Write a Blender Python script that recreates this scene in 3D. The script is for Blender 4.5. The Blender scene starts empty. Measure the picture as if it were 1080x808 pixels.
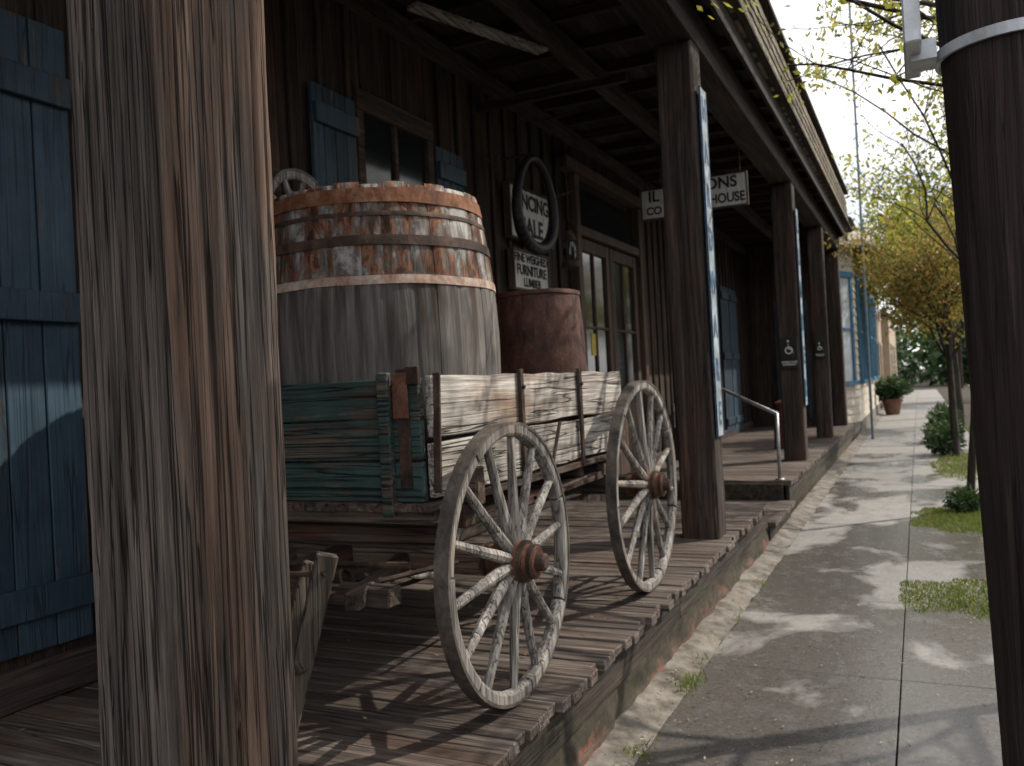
import bpy, math, random
from mathutils import Vector, Matrix, noise
random.seed(7)
S=bpy.context.scene
rad=math.radians
# ---------------------------------------------------------------- helpers
class MB:
    def __init__(s): s.v=[];s.f=[];s.m=[];s.r=[]
    def add(s,vs,fs,mi=0,rnd=None):
        b=len(s.v); s.v+= [tuple(v) for v in vs]
        r=random.random() if rnd is None else rnd
        for f in fs:
            s.f.append(tuple(b+i for i in f)); s.m.append(mi); s.r.append(r)
    def box(s,x0,x1,y0,y1,z0,z1,mi=0,j=0.0,rnd=None):
        vs=[(x,y,z) for x in(x0,x1) for y in(y0,y1) for z in(z0,z1)]
        if j: vs=[tuple(c+random.uniform(-j,j) for c in v) for v in vs]
        s.add(vs,[(0,1,3,2),(4,6,7,5),(0,4,5,1),(2,3,7,6),(0,2,6,4),(1,5,7,3)],mi,rnd)
    def beam(s,p0,p1,w,h,mi=0,w1=None,h1=None,rnd=None,up=(0,0,1)):
        p0=Vector(p0);p1=Vector(p1);d=(p1-p0).normalized();u=Vector(up)
        if abs(d.dot(u))>.98:u=Vector((1,0,0))
        a=d.cross(u).normalized();b=a.cross(d)
        w1=w if w1 is None else w1;h1=h if h1 is None else h1
        vs=[]
        for p,ww,hh in((p0,w,h),(p1,w1,h1)):
            for sa,sb in((-1,-1),(1,-1),(1,1),(-1,1)):
                vs.append(p+a*sa*ww/2+b*sb*hh/2)
        s.add(vs,[(3,2,1,0),(4,5,6,7),(0,1,5,4),(1,2,6,5),(2,3,7,6),(3,0,4,7)],mi,rnd)
    def tube(s,p0,p1,r0,r1,n=6,mi=0,rnd=None,cap=False):
        p0=Vector(p0);p1=Vector(p1);d=(p1-p0).normalized();u=Vector((0,0,1))
        if abs(d.z)>.95:u=Vector((1,0,0))
        a=d.cross(u).normalized();b=a.cross(d)
        vs=[]
        for p,r in((p0,r0),(p1,r1)):
            for k in range(n):
                t=2*math.pi*k/n; vs.append(p+a*math.cos(t)*r+b*math.sin(t)*r)
        fs=[(k,(k+1)%n,n+(k+1)%n,n+k) for k in range(n)]
        if cap: fs+=[tuple(range(n-1,-1,-1)),tuple(range(n,2*n))]
        s.add(vs,fs,mi,rnd)
    def lathe(s,prof,M,n=48,mi=0,rnd=None,closed=False):
        vs=[]
        for k in range(n):
            t=2*math.pi*k/n
            for r,a in prof: vs.append(M@Vector((r*math.cos(t),r*math.sin(t),a)))
        m=len(prof);fs=[]
        rng=m if closed else m-1
        for k in range(n):
            k2=(k+1)%n
            for i in range(rng):
                i2=(i+1)%m
                fs.append((k*m+i,k2*m+i,k2*m+i2,k*m+i2))
        s.add(vs,fs,mi,rnd)
def empty(name,loc=(0,0,0)):
    e=bpy.data.objects.new(name,None);S.collection.objects.link(e);e.empty_display_size=.2;return e
def mk(name,mb,mats,parent=None,bevel=0,smooth=False):
    me=bpy.data.meshes.new(name);me.from_pydata(mb.v,[],mb.f);
    for m in(mats if isinstance(mats,(list,tuple)) else [mats]): me.materials.append(m)
    me.polygons.foreach_set('material_index',mb.m)
    at=me.attributes.new('rnd','FLOAT','FACE');at.data.foreach_set('value',mb.r)
    if smooth: me.polygons.foreach_set('use_smooth',[True]*len(mb.f))
    me.update()
    o=bpy.data.objects.new(name,me);S.collection.objects.link(o)
    if parent:o.parent=parent
    if bevel:
        b=o.modifiers.new('b','BEVEL');b.width=bevel;b.segments=1;b.limit_method='ANGLE'
    return o
# ---------------------------------------------------------------- node helpers
class NT:
    def __init__(s,name):
        s.mat=bpy.data.materials.new(name);s.mat.use_nodes=True;s.t=s.mat.node_tree
        s.b=s.t.nodes['Principled BSDF'];s.out=s.t.nodes['Material Output']
        s.b.inputs['Specular IOR Level'].default_value=.3
    def n(s,typ,**k):
        nd=s.t.nodes.new(typ)
        for a,v in k.items(): setattr(nd,a,v)
        return nd
    def l(s,a,b): s.t.links.new(a,b)
    def val(s,sock,v):
        if isinstance(v,bpy.types.NodeSocket): s.l(v,sock)
        else: sock.default_value=v
    def math(s,op,a,b=0.0,c=None,clamp=False):
        nd=s.n('ShaderNodeMath',operation=op,use_clamp=clamp)
        s.val(nd.inputs[0],a);s.val(nd.inputs[1],b)
        if c is not None:s.val(nd.inputs[2],c)
        return nd.outputs[0]
    def mix(s,f,a,b,mode='MIX'):
        nd=s.n('ShaderNodeMix',data_type='RGBA',blend_type=mode)
        s.val(nd.inputs[0],f)
        for i,c in((6,a),(7,b)):
            if isinstance(c,(tuple,list)) and len(c)==3:c=(*c,1)
            s.val(nd.inputs[i],c)
        return nd.outputs[2]
    def coord(s,shift=True):
        tc=s.n('ShaderNodeTexCoord').outputs['Object']
        if not shift:return tc
        at=s.n('ShaderNodeAttribute',attribute_name='rnd')
        s.rnd=at.outputs['Fac']
        vm=s.n('ShaderNodeVectorMath',operation='MULTIPLY_ADD')
        cb=s.n('ShaderNodeCombineXYZ')
        for i in range(3): s.l(s.rnd,cb.inputs[i])
        s.l(cb.outputs[0],vm.inputs[0]);vm.inputs[1].default_value=(37,53,71);s.l(tc,vm.inputs[2])
        return vm.outputs[0]
    def noise(s,co,sc=(1,1,1),detail=6,rough=.6,dist=0,scale=1):
        vm=s.n('ShaderNodeVectorMath',operation='MULTIPLY');s.l(co,vm.inputs[0]);vm.inputs[1].default_value=sc
        nz=s.n('ShaderNodeTexNoise');s.l(vm.outputs[0],nz.inputs['Vector'])
        nz.inputs['Scale'].default_value=scale;nz.inputs['Detail'].default_value=min(detail,5)
        nz.inputs['Roughness'].default_value=rough;nz.inputs['Distortion'].default_value=dist
        return nz.outputs['Fac']
    def ramp(s,f,stops):
        r=s.n('ShaderNodeValToRGB');e=r.color_ramp.elements
        while len(e)<len(stops):e.new(.5)
        for el,(p,c) in zip(e,stops):
            el.position=p
            if not isinstance(c,(tuple,list)):c=(c,c,c)
            el.color=(*c,1) if len(c)==3 else c
        s.l(f,r.inputs[0]);return r.outputs[0]
    def bump(s,h,strength=.4,dist=.01):
        b=s.n('ShaderNodeBump');b.inputs['Strength'].default_value=strength;b.inputs['Distance'].default_value=dist
        s.l(h,b.inputs['Height']);s.l(b.outputs[0],s.b.inputs['Normal'])
    def fin(s,col=None,rough=None,metal=None):
        if col is not None:
            if isinstance(col,(tuple,list)) and len(col)==3:col=(*col,1)
            s.val(s.b.inputs['Base Color'],col)
        if rough is not None:s.val(s.b.inputs['Roughness'],rough)
        if metal is not None:s.val(s.b.inputs['Metallic'],metal)
        return s.mat
def gsc(axis,along,across):
    return tuple(along if a==axis else across for a in 'XYZ')
def wood(name,dark,mid,light,axis='Z',rough=.85,bs=.5,crack=.8,tint=None,tpos=.5,paint=None,pth=.5,vary=.35,fine=1.0,extra=None,dist=.6):
    N=NT(name);co=N.coord()
    n1=N.noise(co,gsc(axis,.9,16*fine),6,.65,dist)
    col=N.ramp(n1,[(.3,dark),(.5,mid),(.7,light)])
    n2=N.noise(co,gsc(axis,3,90*fine),3,.6)
    col=N.mix(.75,col,N.ramp(n2,[(.35,.35),(.62,1.0)]),'MULTIPLY')
    if tint:
        n4=N.noise(co,gsc(axis,1.2,4),4,.6)
        col=N.mix(N.ramp(n4,[(tpos-.08,0.),(tpos+.1,1.)]),col,N.mix(1,tint,N.ramp(n1,[(.3,.45),(.65,1.15)]),'MULTIPLY'))
    if extra: col=extra(N,co,col,n1)
    pm=None
    if paint:
        n5=N.noise(co,gsc(axis,2.2,14),6,.72,.4)
        n5b=N.noise(co,(1.7,1.7,1.7),2,.5)
        pm=N.ramp(N.math('ADD',N.math('MULTIPLY',n5,.65),N.math('MULTIPLY',n5b,.35)),[(pth-.025,0.),(pth+.02,1.)])
        pc=N.mix(N.ramp(N.noise(co,(5,5,5),4),[(.3,0.),(.7,1.)]),paint[0],paint[1])
        pc=N.mix(.5,pc,N.ramp(n2,[(.3,.55),(.6,1.)]),'MULTIPLY')
        col=N.mix(pm,col,pc)
    n3=N.noise(co,gsc(axis,.55,22*fine),2,.5,.9 if not extra else .3)
    cr=N.ramp(n3,[(.475,1.),(.498,.0),(.502,.0),(.525,1.)])
    col=N.mix(crack,col,N.mix(.85,(1,1,1),cr),'MULTIPLY')
    br=N.math('MULTIPLY_ADD',N.rnd,vary*2,1-vary)
    cb=N.n('ShaderNodeCombineColor')
    for i in range(3):N.l(br,cb.inputs[i])
    col=N.mix(1,col,cb.outputs[0],'MULTIPLY')
    h=N.math('ADD',N.math('MULTIPLY',n2,.5),N.math('MULTIPLY',cr,.9))
    h=N.math('ADD',h,N.math('MULTIPLY',n1,.8))
    if pm is not None:h=N.math('ADD',h,N.math('MULTIPLY',pm,.4))
    N.bump(h,bs,.012)
    return N.fin(col,rough)
def simple(name,c,rough=.7,metal=0,var=.25,sc=8,bs=.15,c2=None):
    N=NT(name);co=N.coord()
    n=N.noise(co,(sc,sc,sc),5,.65)
    c2=c2 or tuple(x*(1-var*1.6) for x in c)
    col=N.mix(N.ramp(n,[(.35,0.),(.65,1.)]),c2,c)
    N.bump(n,bs,.01)
    return N.fin(col,rough,metal)
# ---------------------------------------------------------------- materials
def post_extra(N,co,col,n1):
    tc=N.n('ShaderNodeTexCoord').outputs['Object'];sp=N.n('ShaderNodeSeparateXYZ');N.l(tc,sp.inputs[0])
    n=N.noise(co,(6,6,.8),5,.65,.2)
    # street-side face painted redder and lighter: warm sunlight in the colour, plus weathered wood
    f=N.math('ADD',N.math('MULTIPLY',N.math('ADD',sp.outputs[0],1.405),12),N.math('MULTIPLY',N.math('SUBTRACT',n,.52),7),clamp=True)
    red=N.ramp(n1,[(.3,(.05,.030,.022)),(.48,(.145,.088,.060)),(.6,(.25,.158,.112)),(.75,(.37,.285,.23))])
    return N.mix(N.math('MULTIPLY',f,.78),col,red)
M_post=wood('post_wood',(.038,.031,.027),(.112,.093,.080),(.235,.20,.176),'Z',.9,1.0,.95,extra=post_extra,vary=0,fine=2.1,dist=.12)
M_post2=wood('post_wood_dark',(.020,.015,.013),(.052,.038,.032),(.11,.082,.068),'Z',.85,.6,.8,tint=(.10,.052,.035),tpos=.6,vary=0,fine=1.3,dist=.2)
M_wall=wood('wall_wood',(.015,.011,.010),(.040,.028,.022),(.09,.062,.048),'Z',.9,.5,.7,tint=(.085,.045,.028),tpos=.58)
M_ceil=wood('ceiling_wood',(.013,.010,.009),(.034,.025,.020),(.066,.05,.04),'Y',.9,.4,.6)
M_raft=wood('rafter_wood',(.018,.013,.010),(.040,.028,.022),(.076,.054,.042),'X',.9,.4,.6,tint=(.06,.036,.024))
M_beam=wood('beam_wood',(.02,.015,.013),(.047,.033,.028),(.095,.068,.056),'Y',.85,.5,.8)
M_floor=wood('porch_floor_wood',(.055,.044,.038),(.135,.108,.092),(.26,.22,.195),'X',.7,.7,.8,tint=(.09,.06,.048),tpos=.56,vary=.22)
M_edge=wood('porch_edge_wood',(.016,.013,.010),(.042,.033,.026),(.09,.07,.054),'Y',.85,.6,.8,tint=(.05,.055,.028),tpos=.62)
M_blue=wood('blue_shutter_paint',(.03,.03,.03),(.07,.068,.066),(.13,.12,.11),'Z',.6,.5,.6,paint=((.020,.041,.064),(.036,.066,.094)),pth=.42,vary=.25)
M_wgray=wood('wagon_gray_wood',(.16,.135,.115),(.40,.365,.325),(.66,.62,.57),'Y',.85,.8,.95,tint=(.30,.215,.155),tpos=.62,vary=.12)
M_wdark=wood('wagon_dark_wood',(.035,.026,.022),(.10,.075,.060),(.20,.16,.13),'X',.85,.6,.8,tint=(.11,.05,.038),tpos=.58)
M_wdarkY=wood('wagon_dark_wood_y',(.035,.026,.022),(.095,.072,.058),(.20,.16,.13),'Y',.85,.6,.8,tint=(.12,.055,.042),tpos=.56)
M_wdarkZ=wood('wagon_old_strut',(.045,.036,.028),(.12,.098,.078),(.24,.20,.165),'Z',.85,.7,.9)
M_teal=wood('wagon_teal_paint',(.045,.04,.033),(.10,.086,.07),(.18,.155,.125),'X',.8,.7,.95,paint=((.026,.055,.052),(.052,.090,.084)),pth=.49,vary=.3)
M_wheel=wood('wheel_wood',(.12,.11,.10),(.27,.25,.23),(.47,.445,.41),'Z',.85,.6,.7,tint=(.23,.18,.14),tpos=.62,vary=.2,fine=.9)
def rustmat(name,a=(.045,.02,.014),b=(.15,.062,.034),c=(.25,.13,.08),rough=.8,metal=.1):
    N=NT(name);co=N.coord()
    n=N.noise(co,(9,9,6),6,.7,.4);n2=N.noise(co,(60,60,60),3)
    col=N.ramp(n,[(.3,a),(.5,b),(.68,c)])
    col=N.mix(.5,col,N.ramp(n2,[(.3,.4),(.6,1.)]),'MULTIPLY')
    N.bump(N.math('ADD',n,N.math('MULTIPLY',n2,.4)),.5,.006);return N.fin(col,rough,metal)
M_rust=rustmat('rusty_iron',(.05,.022,.015),(.19,.075,.036),(.33,.19,.12))
M_rustd=rustmat('dark_rusty_iron',(.02,.014,.012),(.065,.042,.032),(.14,.09,.065),.7,.3)
M_hub=rustmat('hub_rust',(.045,.02,.013),(.13,.056,.036),(.24,.12,.075))
M_drum=rustmat('drum_rust',(.022,.011,.009),(.070,.030,.022),(.13,.062,.042),.6,.2)
M_tyre=rustmat('iron_tyre',(.04,.035,.03),(.11,.095,.082),(.19,.165,.145),.6,.3)
M_hoopw=rustmat('painted_hoop',(.22,.08,.04),(.46,.34,.27),(.58,.53,.48),.85,0)
def barrel_mat():
    N=NT('barrel_staves');co=N.coord()
    tc=N.n('ShaderNodeTexCoord').outputs['Object'];sp=N.n('ShaderNodeSeparateXYZ');N.l(tc,sp.inputs[0])
    n1=N.noise(co,(14,14,1.0),6,.65,.5);n2=N.noise(co,(70,70,4),3)
    gray=N.ramp(n1,[(.28,(.052,.047,.043)),(.5,(.13,.12,.112)),(.72,(.235,.222,.21))])
    gray=N.mix(.6,gray,N.ramp(n2,[(.35,.45),(.6,1.)]),'MULTIPLY')
    n3=N.noise(co,(7,7,3.2),6,.75,.5)
    up=N.ramp(n3,[(.38,(.045,.030,.025)),(.44,(.15,.066,.038)),(.475,(.29,.135,.075)),(.50,(.13,.115,.102)),(.58,(.33,.318,.30)),(.72,(.42,.405,.38))])
    up=N.mix(.75,up,N.ramp(n2,[(.35,.35),(.6,1.)]),'MULTIPLY')
    m=N.math('ADD',N.math('MULTIPLY',N.math('SUBTRACT',sp.outputs[2],2.07),60),N.math('MULTIPLY',n3,2),clamp=True)
    col=N.mix(m,gray,up)
    st=N.noise(tc,(20,20,1.2),3,.6);zz=N.math('MULTIPLY',N.math('SUBTRACT',sp.outputs[2],1.55),2.2,clamp=True)
    col=N.mix(N.math('MULTIPLY',N.ramp(st,[(.46,0.),(.60,1.)]),zz),col,N.mix(1,col,(.5,.4,.34),'MULTIPLY'))
    cb=N.n('ShaderNodeCombineColor');br=N.math('MULTIPLY_ADD',N.rnd,.4,.8)
    for i in range(3):N.l(br,cb.inputs[i])
    col=N.mix(1,col,cb.outputs[0],'MULTIPLY')
    N.bump(N.math('ADD',N.math('MULTIPLY',n1,.8),N.math('MULTIPLY',n2,.5)),.6,.01)
    return N.fin(col,.85)
M_barrel=barrel_mat()
M_white=wood('white_sign_paint',(.15,.14,.13),(.28,.26,.24),(.38,.36,.34),'Z',.7,.2,.5,paint=((.48,.48,.45),(.64,.63,.59)),pth=.40,vary=.05)
M_black=simple('black_lettering',(.02,.02,.02),.7)
M_blul=simple('blue_lettering',(.07,.15,.25),.6,var=.4,sc=20)
M_leather=simple('black_leather',(.014,.013,.012),.5,sc=20)
M_metal=simple('galvanised_metal',(.42,.43,.44),.45,.7)
M_polestrap=simple('white_enamel_metal',(.62,.66,.70),.35,.2)
M_pole=wood('utility_pole_wood',(.016,.011,.010),(.036,.025,.022),(.065,.048,.042),'Z',.85,.6,.6,vary=0,fine=1.5,dist=.2)
def glassy(name,c,r=.08):
    N=NT(name);co=N.coord(False);n=N.noise(co,(.7,.7,.7),2);N.bump(n,.05,.05)
    N.b.inputs['Specular IOR Level'].default_value=.6
    return N.fin(c,r)
M_glass=glassy('window_glass',(.014,.016,.018))
M_crm=simple('cream_siding',(.50,.45,.37),.8,var=.12,sc=2)
M_bluetrim=simple('blue_trim',(.05,.15,.25),.6,sc=3,var=.15)
M_beige=simple('beige_stucco',(.45,.36,.27),.9,sc=2,var=.15)
M_roof=simple('grey_roof',(.16,.14,.13),.9,sc=4)
def concrete():
    N=NT('wet_concrete');co=N.coord();tc=N.n('ShaderNodeTexCoord').outputs['Object']
    n=N.noise(tc,(1.1,.8,1),5,.6,.4);f=N.noise(tc,(40,40,40),5,.7);m=N.noise(tc,(6,4,5),5,.7)
    col=N.ramp(f,[(.3,(.160,.155,.148)),(.5,(.238,.230,.218)),(.7,(.30,.29,.275))])
    col=N.mix(.6,col,N.ramp(m,[(.3,.5),(.65,1.)]),'MULTIPLY')
    sp=N.n('ShaderNodeSeparateXYZ');N.l(tc,sp.inputs[0])
    dy=N.math('MULTIPLY_ADD',sp.outputs[1],-.013,.16)
    w=N.ramp(N.math('ADD',n,dy),[(.48,0.),(.56,1.)])
    w=N.math('MULTIPLY',w,N.ramp(m,[(.25,.55),(.5,1.)]))
    col=N.mix(N.math('MULTIPLY',w,.85),col,N.mix(1,col,(.36,.335,.315),'MULTIPLY'))
    sp2=N.noise(tc,(95,95,95),2,.5)
    col=N.mix(N.math('MULTIPLY',N.ramp(sp2,[(.66,0.),(.72,1.)]),.6),col,(.40,.37,.33))
    br=N.math('MULTIPLY_ADD',N.rnd,.2,.88);cb=N.n('ShaderNodeCombineColor')
    for i in range(3):N.l(br,cb.inputs[i])
    col=N.mix(1,col,cb.outputs[0],'MULTIPLY')
    N.bump(N.math('ADD',N.math('MULTIPLY',f,.5),N.math('MULTIPLY',m,.8)),.25,.008)
    N.b.inputs['Specular IOR Level'].default_value=.6
    return N.fin(col,N.math('MULTIPLY_ADD',w,-.52,.72))
M_conc=concrete()
M_dryc=simple('dry_concrete',(.22,.20,.175),.9,sc=7,c2=(.07,.06,.048),bs=.4)
M_dirt=simple('dirt',(.06,.048,.035),.95,sc=14,c2=(.03,.025,.018),bs=.5)
M_asph=simple('asphalt',(.055,.055,.055),.85,sc=30,bs=.4)
def brick():
    N=NT('old_brick_base');tc=N.n('ShaderNodeTexCoord').outputs['Object']
    sp=N.n('ShaderNodeSeparateXYZ');N.l(tc,sp.inputs[0]);cb=N.n('ShaderNodeCombineXYZ')
    N.l(sp.outputs[1],cb.inputs[0]);N.l(sp.outputs[2],cb.inputs[1])
    b=N.n('ShaderNodeTexBrick');N.l(cb.outputs[0],b.inputs['Vector']);b.inputs['Scale'].default_value=1
    b.inputs['Brick Width'].default_value=.2;b.inputs['Row Height'].default_value=.07;b.inputs['Mortar Size'].default_value=.007
    b.inputs['Color1'].default_value=(.18,.07,.048,1);b.inputs['Color2'].default_value=(.10,.048,.036,1);b.inputs['Mortar'].default_value=(.10,.085,.07,1)
    n=N.noise(tc,(3,3,5),5,.7)
    moss=N.mix(N.ramp(N.noise(tc,(12,12,12),4),[(.3,0.),(.7,1.)]),(.025,.022,.016),(.06,.052,.035))
    col=N.mix(N.ramp(N.math('SUBTRACT',N.math('ADD',n,N.math('MULTIPLY',sp.outputs[2],1.6)),.06),[(.44,0.),(.56,1.)]),b.outputs['Color'],moss)
    N.bump(N.math('ADD',N.math('MULTIPLY',b.outputs['Fac'],-.6),N.math('MULTIPLY',n,1.)),.6,.015)
    return N.fin(col,.9)
M_brick=brick()
def leafmat(name,cols,transl=.45):
    N=NT(name);at=N.n('ShaderNodeAttribute',attribute_name='rnd')
    st=[(i/(len(cols)-1),c) for i,c in enumerate(cols)]
    col=N.ramp(at.outputs['Fac'],st)
    N.fin(col,.6)
    tr=N.n('ShaderNodeBsdfTranslucent');N.l(col,tr.inputs[0])
    mx=N.n('ShaderNodeMixShader');mx.inputs[0].default_value=transl
    N.l(N.b.outputs[0],mx.inputs[1]);N.l(tr.outputs[0],mx.inputs[2]);N.l(mx.outputs[0],N.out.inputs[0])
    return N.mat
M_leafY=leafmat('leaves_yellowgreen',[(.10,.14,.02),(.23,.26,.04),(.36,.34,.06),(.46,.36,.07)],.6)
M_leafO=leafmat('leaves_autumn',[(.10,.13,.03),(.22,.21,.05),(.34,.23,.06),(.38,.19,.05)],.5)
M_leafG=leafmat('leaves_green',[(.015,.035,.01),(.03,.07,.018),(.06,.11,.03),(.09,.13,.03)],.35)
M_grass=leafmat('grass_blades',[(.06,.10,.02),(.12,.18,.03),(.19,.23,.05),(.26,.24,.09)],.4)
M_litter=leafmat('fallen_leaf_litter',[(.06,.035,.02),(.16,.09,.04),(.28,.2,.1),(.4,.35,.25)],.1)
M_bark=wood('bark',(.02,.016,.012),(.05,.04,.03),(.09,.075,.06),'Z',.9,.8,.8,vary=.1)
# ---------------------------------------------------------------- camera
EYE=Vector((0,0,1.6))
yaw=rad(25.5);pitch=rad(.22);roll=rad(3.0)
F=Vector((-math.sin(yaw)*math.cos(pitch),math.cos(yaw)*math.cos(pitch),math.sin(pitch)))
R=Vector((math.cos(yaw),math.sin(yaw),0));U=R.cross(F)
cr=R*math.cos(roll)-U*math.sin(roll);cu=R*math.sin(roll)+U*math.cos(roll)
cam=bpy.data.cameras.new('camera');co=bpy.data.objects.new('camera',cam);S.collection.objects.link(co)
m=Matrix((cr,cu,-F)).transposed().to_4x4();m.translation=EYE;co.matrix_world=m
cam.lens=30;cam.sensor_width=36;cam.clip_start=.05;cam.clip_end=900
cam.dof.use_dof=True;cam.dof.focus_distance=2.1;cam.dof.aperture_fstop=5.6
S.camera=co
# ---------------------------------------------------------------- world + sun
AZ,EL=rad(52),rad(44)
W=bpy.data.worlds.new('World');S.world=W;W.use_nodes=True;t=W.node_tree
bg=t.nodes['Background'];sky=t.nodes.new('ShaderNodeTexSky');sky.sky_type='NISHITA';sky.sun_disc=False
sky.sun_elevation=EL;sky.sun_rotation=AZ;sky.dust_density=2.5;sky.air_density=1.0
tc=t.nodes.new('ShaderNodeTexCoord');nz=t.nodes.new('ShaderNodeTexNoise');nz.inputs['Scale'].default_value=2.6
nz.inputs['Detail'].default_value=6;nz.inputs['Roughness'].default_value=.55
mp=t.nodes.new('ShaderNodeMapping');mp.inputs['Scale'].default_value=(1,1,2.2)
rp=t.nodes.new('ShaderNodeValToRGB');rp.color_ramp.elements[0].position=.36;rp.color_ramp.elements[1].position=.54
rp.color_ramp.elements[0].color=(.25,.25,.25,1)
mx=t.nodes.new('ShaderNodeMix');mx.data_type='RGBA';mx.inputs[7].default_value=(11.8,11.8,12.0,1)
L=t.links.new
L(tc.outputs['Generated'],mp.inputs[0]);L(mp.outputs[0],nz.inputs['Vector']);L(nz.outputs['Fac'],rp.inputs[0])
L(rp.outputs[0],mx.inputs[0]);L(sky.outputs[0],mx.inputs[6]);L(mx.outputs[2],bg.inputs[0]);bg.inputs[1].default_value=.135
sd=Vector((math.sin(AZ)*math.cos(EL),math.cos(AZ)*math.cos(EL),math.sin(EL)))
sl=bpy.data.lights.new('sun','SUN');sl.energy=4.9;sl.angle=rad(.55);sl.color=(1,.92,.80)
so=bpy.data.objects.new('sun',sl);S.collection.objects.link(so);so.rotation_euler=sd.to_track_quat('Z','Y').to_euler()
S.view_settings.view_transform='Standard';S.view_settings.look='None';S.view_settings.exposure=0
# ---------------------------------------------------------------- ground, sidewalk, road
g=MB();g.box(-300,300,-200,400,-.3,-.06);mk('ground',g,M_dirt)
g=MB();g.box(3.2,11,-60,200,-.2,-.05);mk('road',g,M_asph)
g=MB();g.box(3.0,3.19,-60,200,-.25,.0);mk('road_kerb',g,M_dryc,bevel=.01)
XP=-1.28;PZ=.4
g=MB()
y=-3.0
while y<60:
    L1=1.55
    for xa,xb in((XP+.13,-.163),(-.157,.95)):
        g.box(xa,xb,y,y+L1*1-.004,-.05,0+random.uniform(-.002,.002),0,.0015)
    y+=L1
mk('sidewalk',g,M_conc,bevel=.003)
g=MB();y=-3.0;vs=[];fs=[];ny=420
for i in range(ny+1):
    yy=-3+63*i/ny
    for q,(x,z) in enumerate(((XP-.06,.045),(XP+.02,.04),(XP+.08,.02),(XP+.14+.02*noise.noise(Vector((yy*4,2,0))),.006))):
        vs.append((x,yy,z+.012*noise.noise(Vector((x*8,yy*5,0)))))
for i in range(ny):
    for q in range(3):fs.append((i*4+q,i*4+q+1,(i+1)*4+q+1,(i+1)*4+q))
g.add(vs,fs,0,.5)
mk('gutter_strip',g,M_dryc,smooth=True)
g=MB();g.box(.96,2.99,-3,60,-.05,-.01);mk('verge_soil',g,M_dirt)
gr=MB()
def blade(x,y,z,h,w=.006):
    a=random.uniform(0,6.28);dx,dy=math.cos(a)*w,math.sin(a)*w
    b=random.uniform(0,6.28);k=h*random.uniform(.1,.9)
    gr.add([(x-dx,y-dy,z),(x+dx,y+dy,z),(x+math.cos(b)*k,y+math.sin(b)*k,z+h)],[(0,1,2)],0)
def patch(x0,x1,y0,y1,n,h):
    cx,cy=(x0+x1)/2,(y0+y1)/2
    for _ in range(n):
        x=random.uniform(x0,x1);y=random.uniform(y0,y1)
        e=((x-cx)/((x1-x0)/2))**2+((y-cy)/((y1-y0)/2))**2
        k=e+noise.noise(Vector((x*4,y*3,0)))*.9
        if k>1:continue
        blade(x,y,0,h*random.uniform(.4,1.2)*(1.1-.6*max(0,k)),.006)
patch(-.2,1.0,6.0,7.1,7000,.032)
patch(-.15,1.0,9.0,10.8,9000,.042)
patch(.1,1.0,13,17,5000,.06)
for _ in range(12000):
    x=random.uniform(.94,2.95);y=random.uniform(1,24);blade(x,y,-.01,random.uniform(.03,.09),.01)
for cx,cy,n,h in((-1.15,4.35,70,.08),(-1.17,4.75,20,.04),(-1.17,2.9,40,.05),(-1.16,3.2,20,.04),(-1.15,5.6,20,.05),(-1.15,3.45,40,.05),(-1.15,6.6,20,.05)):
    for _ in range(n):blade(cx+random.gauss(0,.03),cy+random.gauss(0,.08),.012,h*random.uniform(.4,1.1),.004)
mk('grass',gr,M_grass)
lt=MB()
for _ in range(2800):
    x=random.uniform(XP+.01,.9) if random.random()<.65 else XP+.02+abs(random.gauss(0,.22));y=1.5+random.random()**1.5*22
    a=random.uniform(0,6.28);s=random.uniform(.004,.013);z=.045 if x<XP+.17 else .008
    c,sn=math.cos(a)*s,math.sin(a)*s
    lt.add([(x-c,y-sn,z),(x+sn*.5,y-c*.5,z+.003),(x+c,y+sn,z+random.uniform(0,.008)),(x-sn*.5,y+c*.5,z+.002)],[(0,1,2,3)])
for _ in range(140):
    x=random.uniform(-3.1,XP);y=random.uniform(1,8)
    a=random.uniform(0,6.28);s=random.uniform(.006,.016);z=PZ+.012
    c,sn=math.cos(a)*s,math.sin(a)*s
    lt.add([(x-c,y-sn,z),(x+sn*.5,y-c*.5,z+.003),(x+c,y+sn,z+.006),(x-sn*.5,y+c*.5,z+.002)],[(0,1,2,3)])
mk('fallen_leaves',lt,M_litter)
# ---------------------------------------------------------------- store building
B=empty('wooden_store_building')
XW=-3.35;YE=19.2;ZC=4.45
w=MB();y=-3.0
while y<YE:
    ww=random.uniform(.18,.24);w.box(XW-.03,XW+random.uniform(-.004,.004),y,y+ww-.006,PZ-.35,ZC+.6);y+=ww
x=XW+.01
while x<-1.6:
    w.box(x,x+.145,YE-.16,YE-.12+random.uniform(-.003,.003),PZ+.03,ZC-.1);x+=.15
mk('wall_boards',w,M_wall,B)
w=MB();y=-3.0+.2
while y<YE:
    if not(4.7<y<5.75 or 8.6<y<11.2 or 1.3<y<2.7): w.box(XW+.006,XW+.028,y-.022,y+.022,PZ+.15,ZC,0,.002)
    y+=.3
mk('wall_battens',w,M_wall,B,.003)
w=MB();w.box(-9,XW-.035,-3,YE,-.2,6.5);mk('wall_core',w,M_wall,B)
w=MB();w.box(XW+.008,XW+.05,-3,YE-.2,PZ+.01,PZ+.17);mk('wall_skirting',w,M_beam,B,.004)
fl=MB();y=-2.5
while y<8.1:
    ww=random.uniform(.085,.115)
    fl.box(XW+.005,XP+random.uniform(-.03,.02),y,y+ww-random.uniform(.004,.010),PZ-.045,PZ+random.uniform(-.005,.005),0,.003);y+=ww
mk('porch_floor',fl,M_floor,B,.004)
f2=MB();y=9.55
while y<YE:
    f2.box(XW+.005,XP+random.uniform(-.02,.0),y,y+.135,PZ-.02,PZ+.03,0,.002);y+=.143
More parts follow.
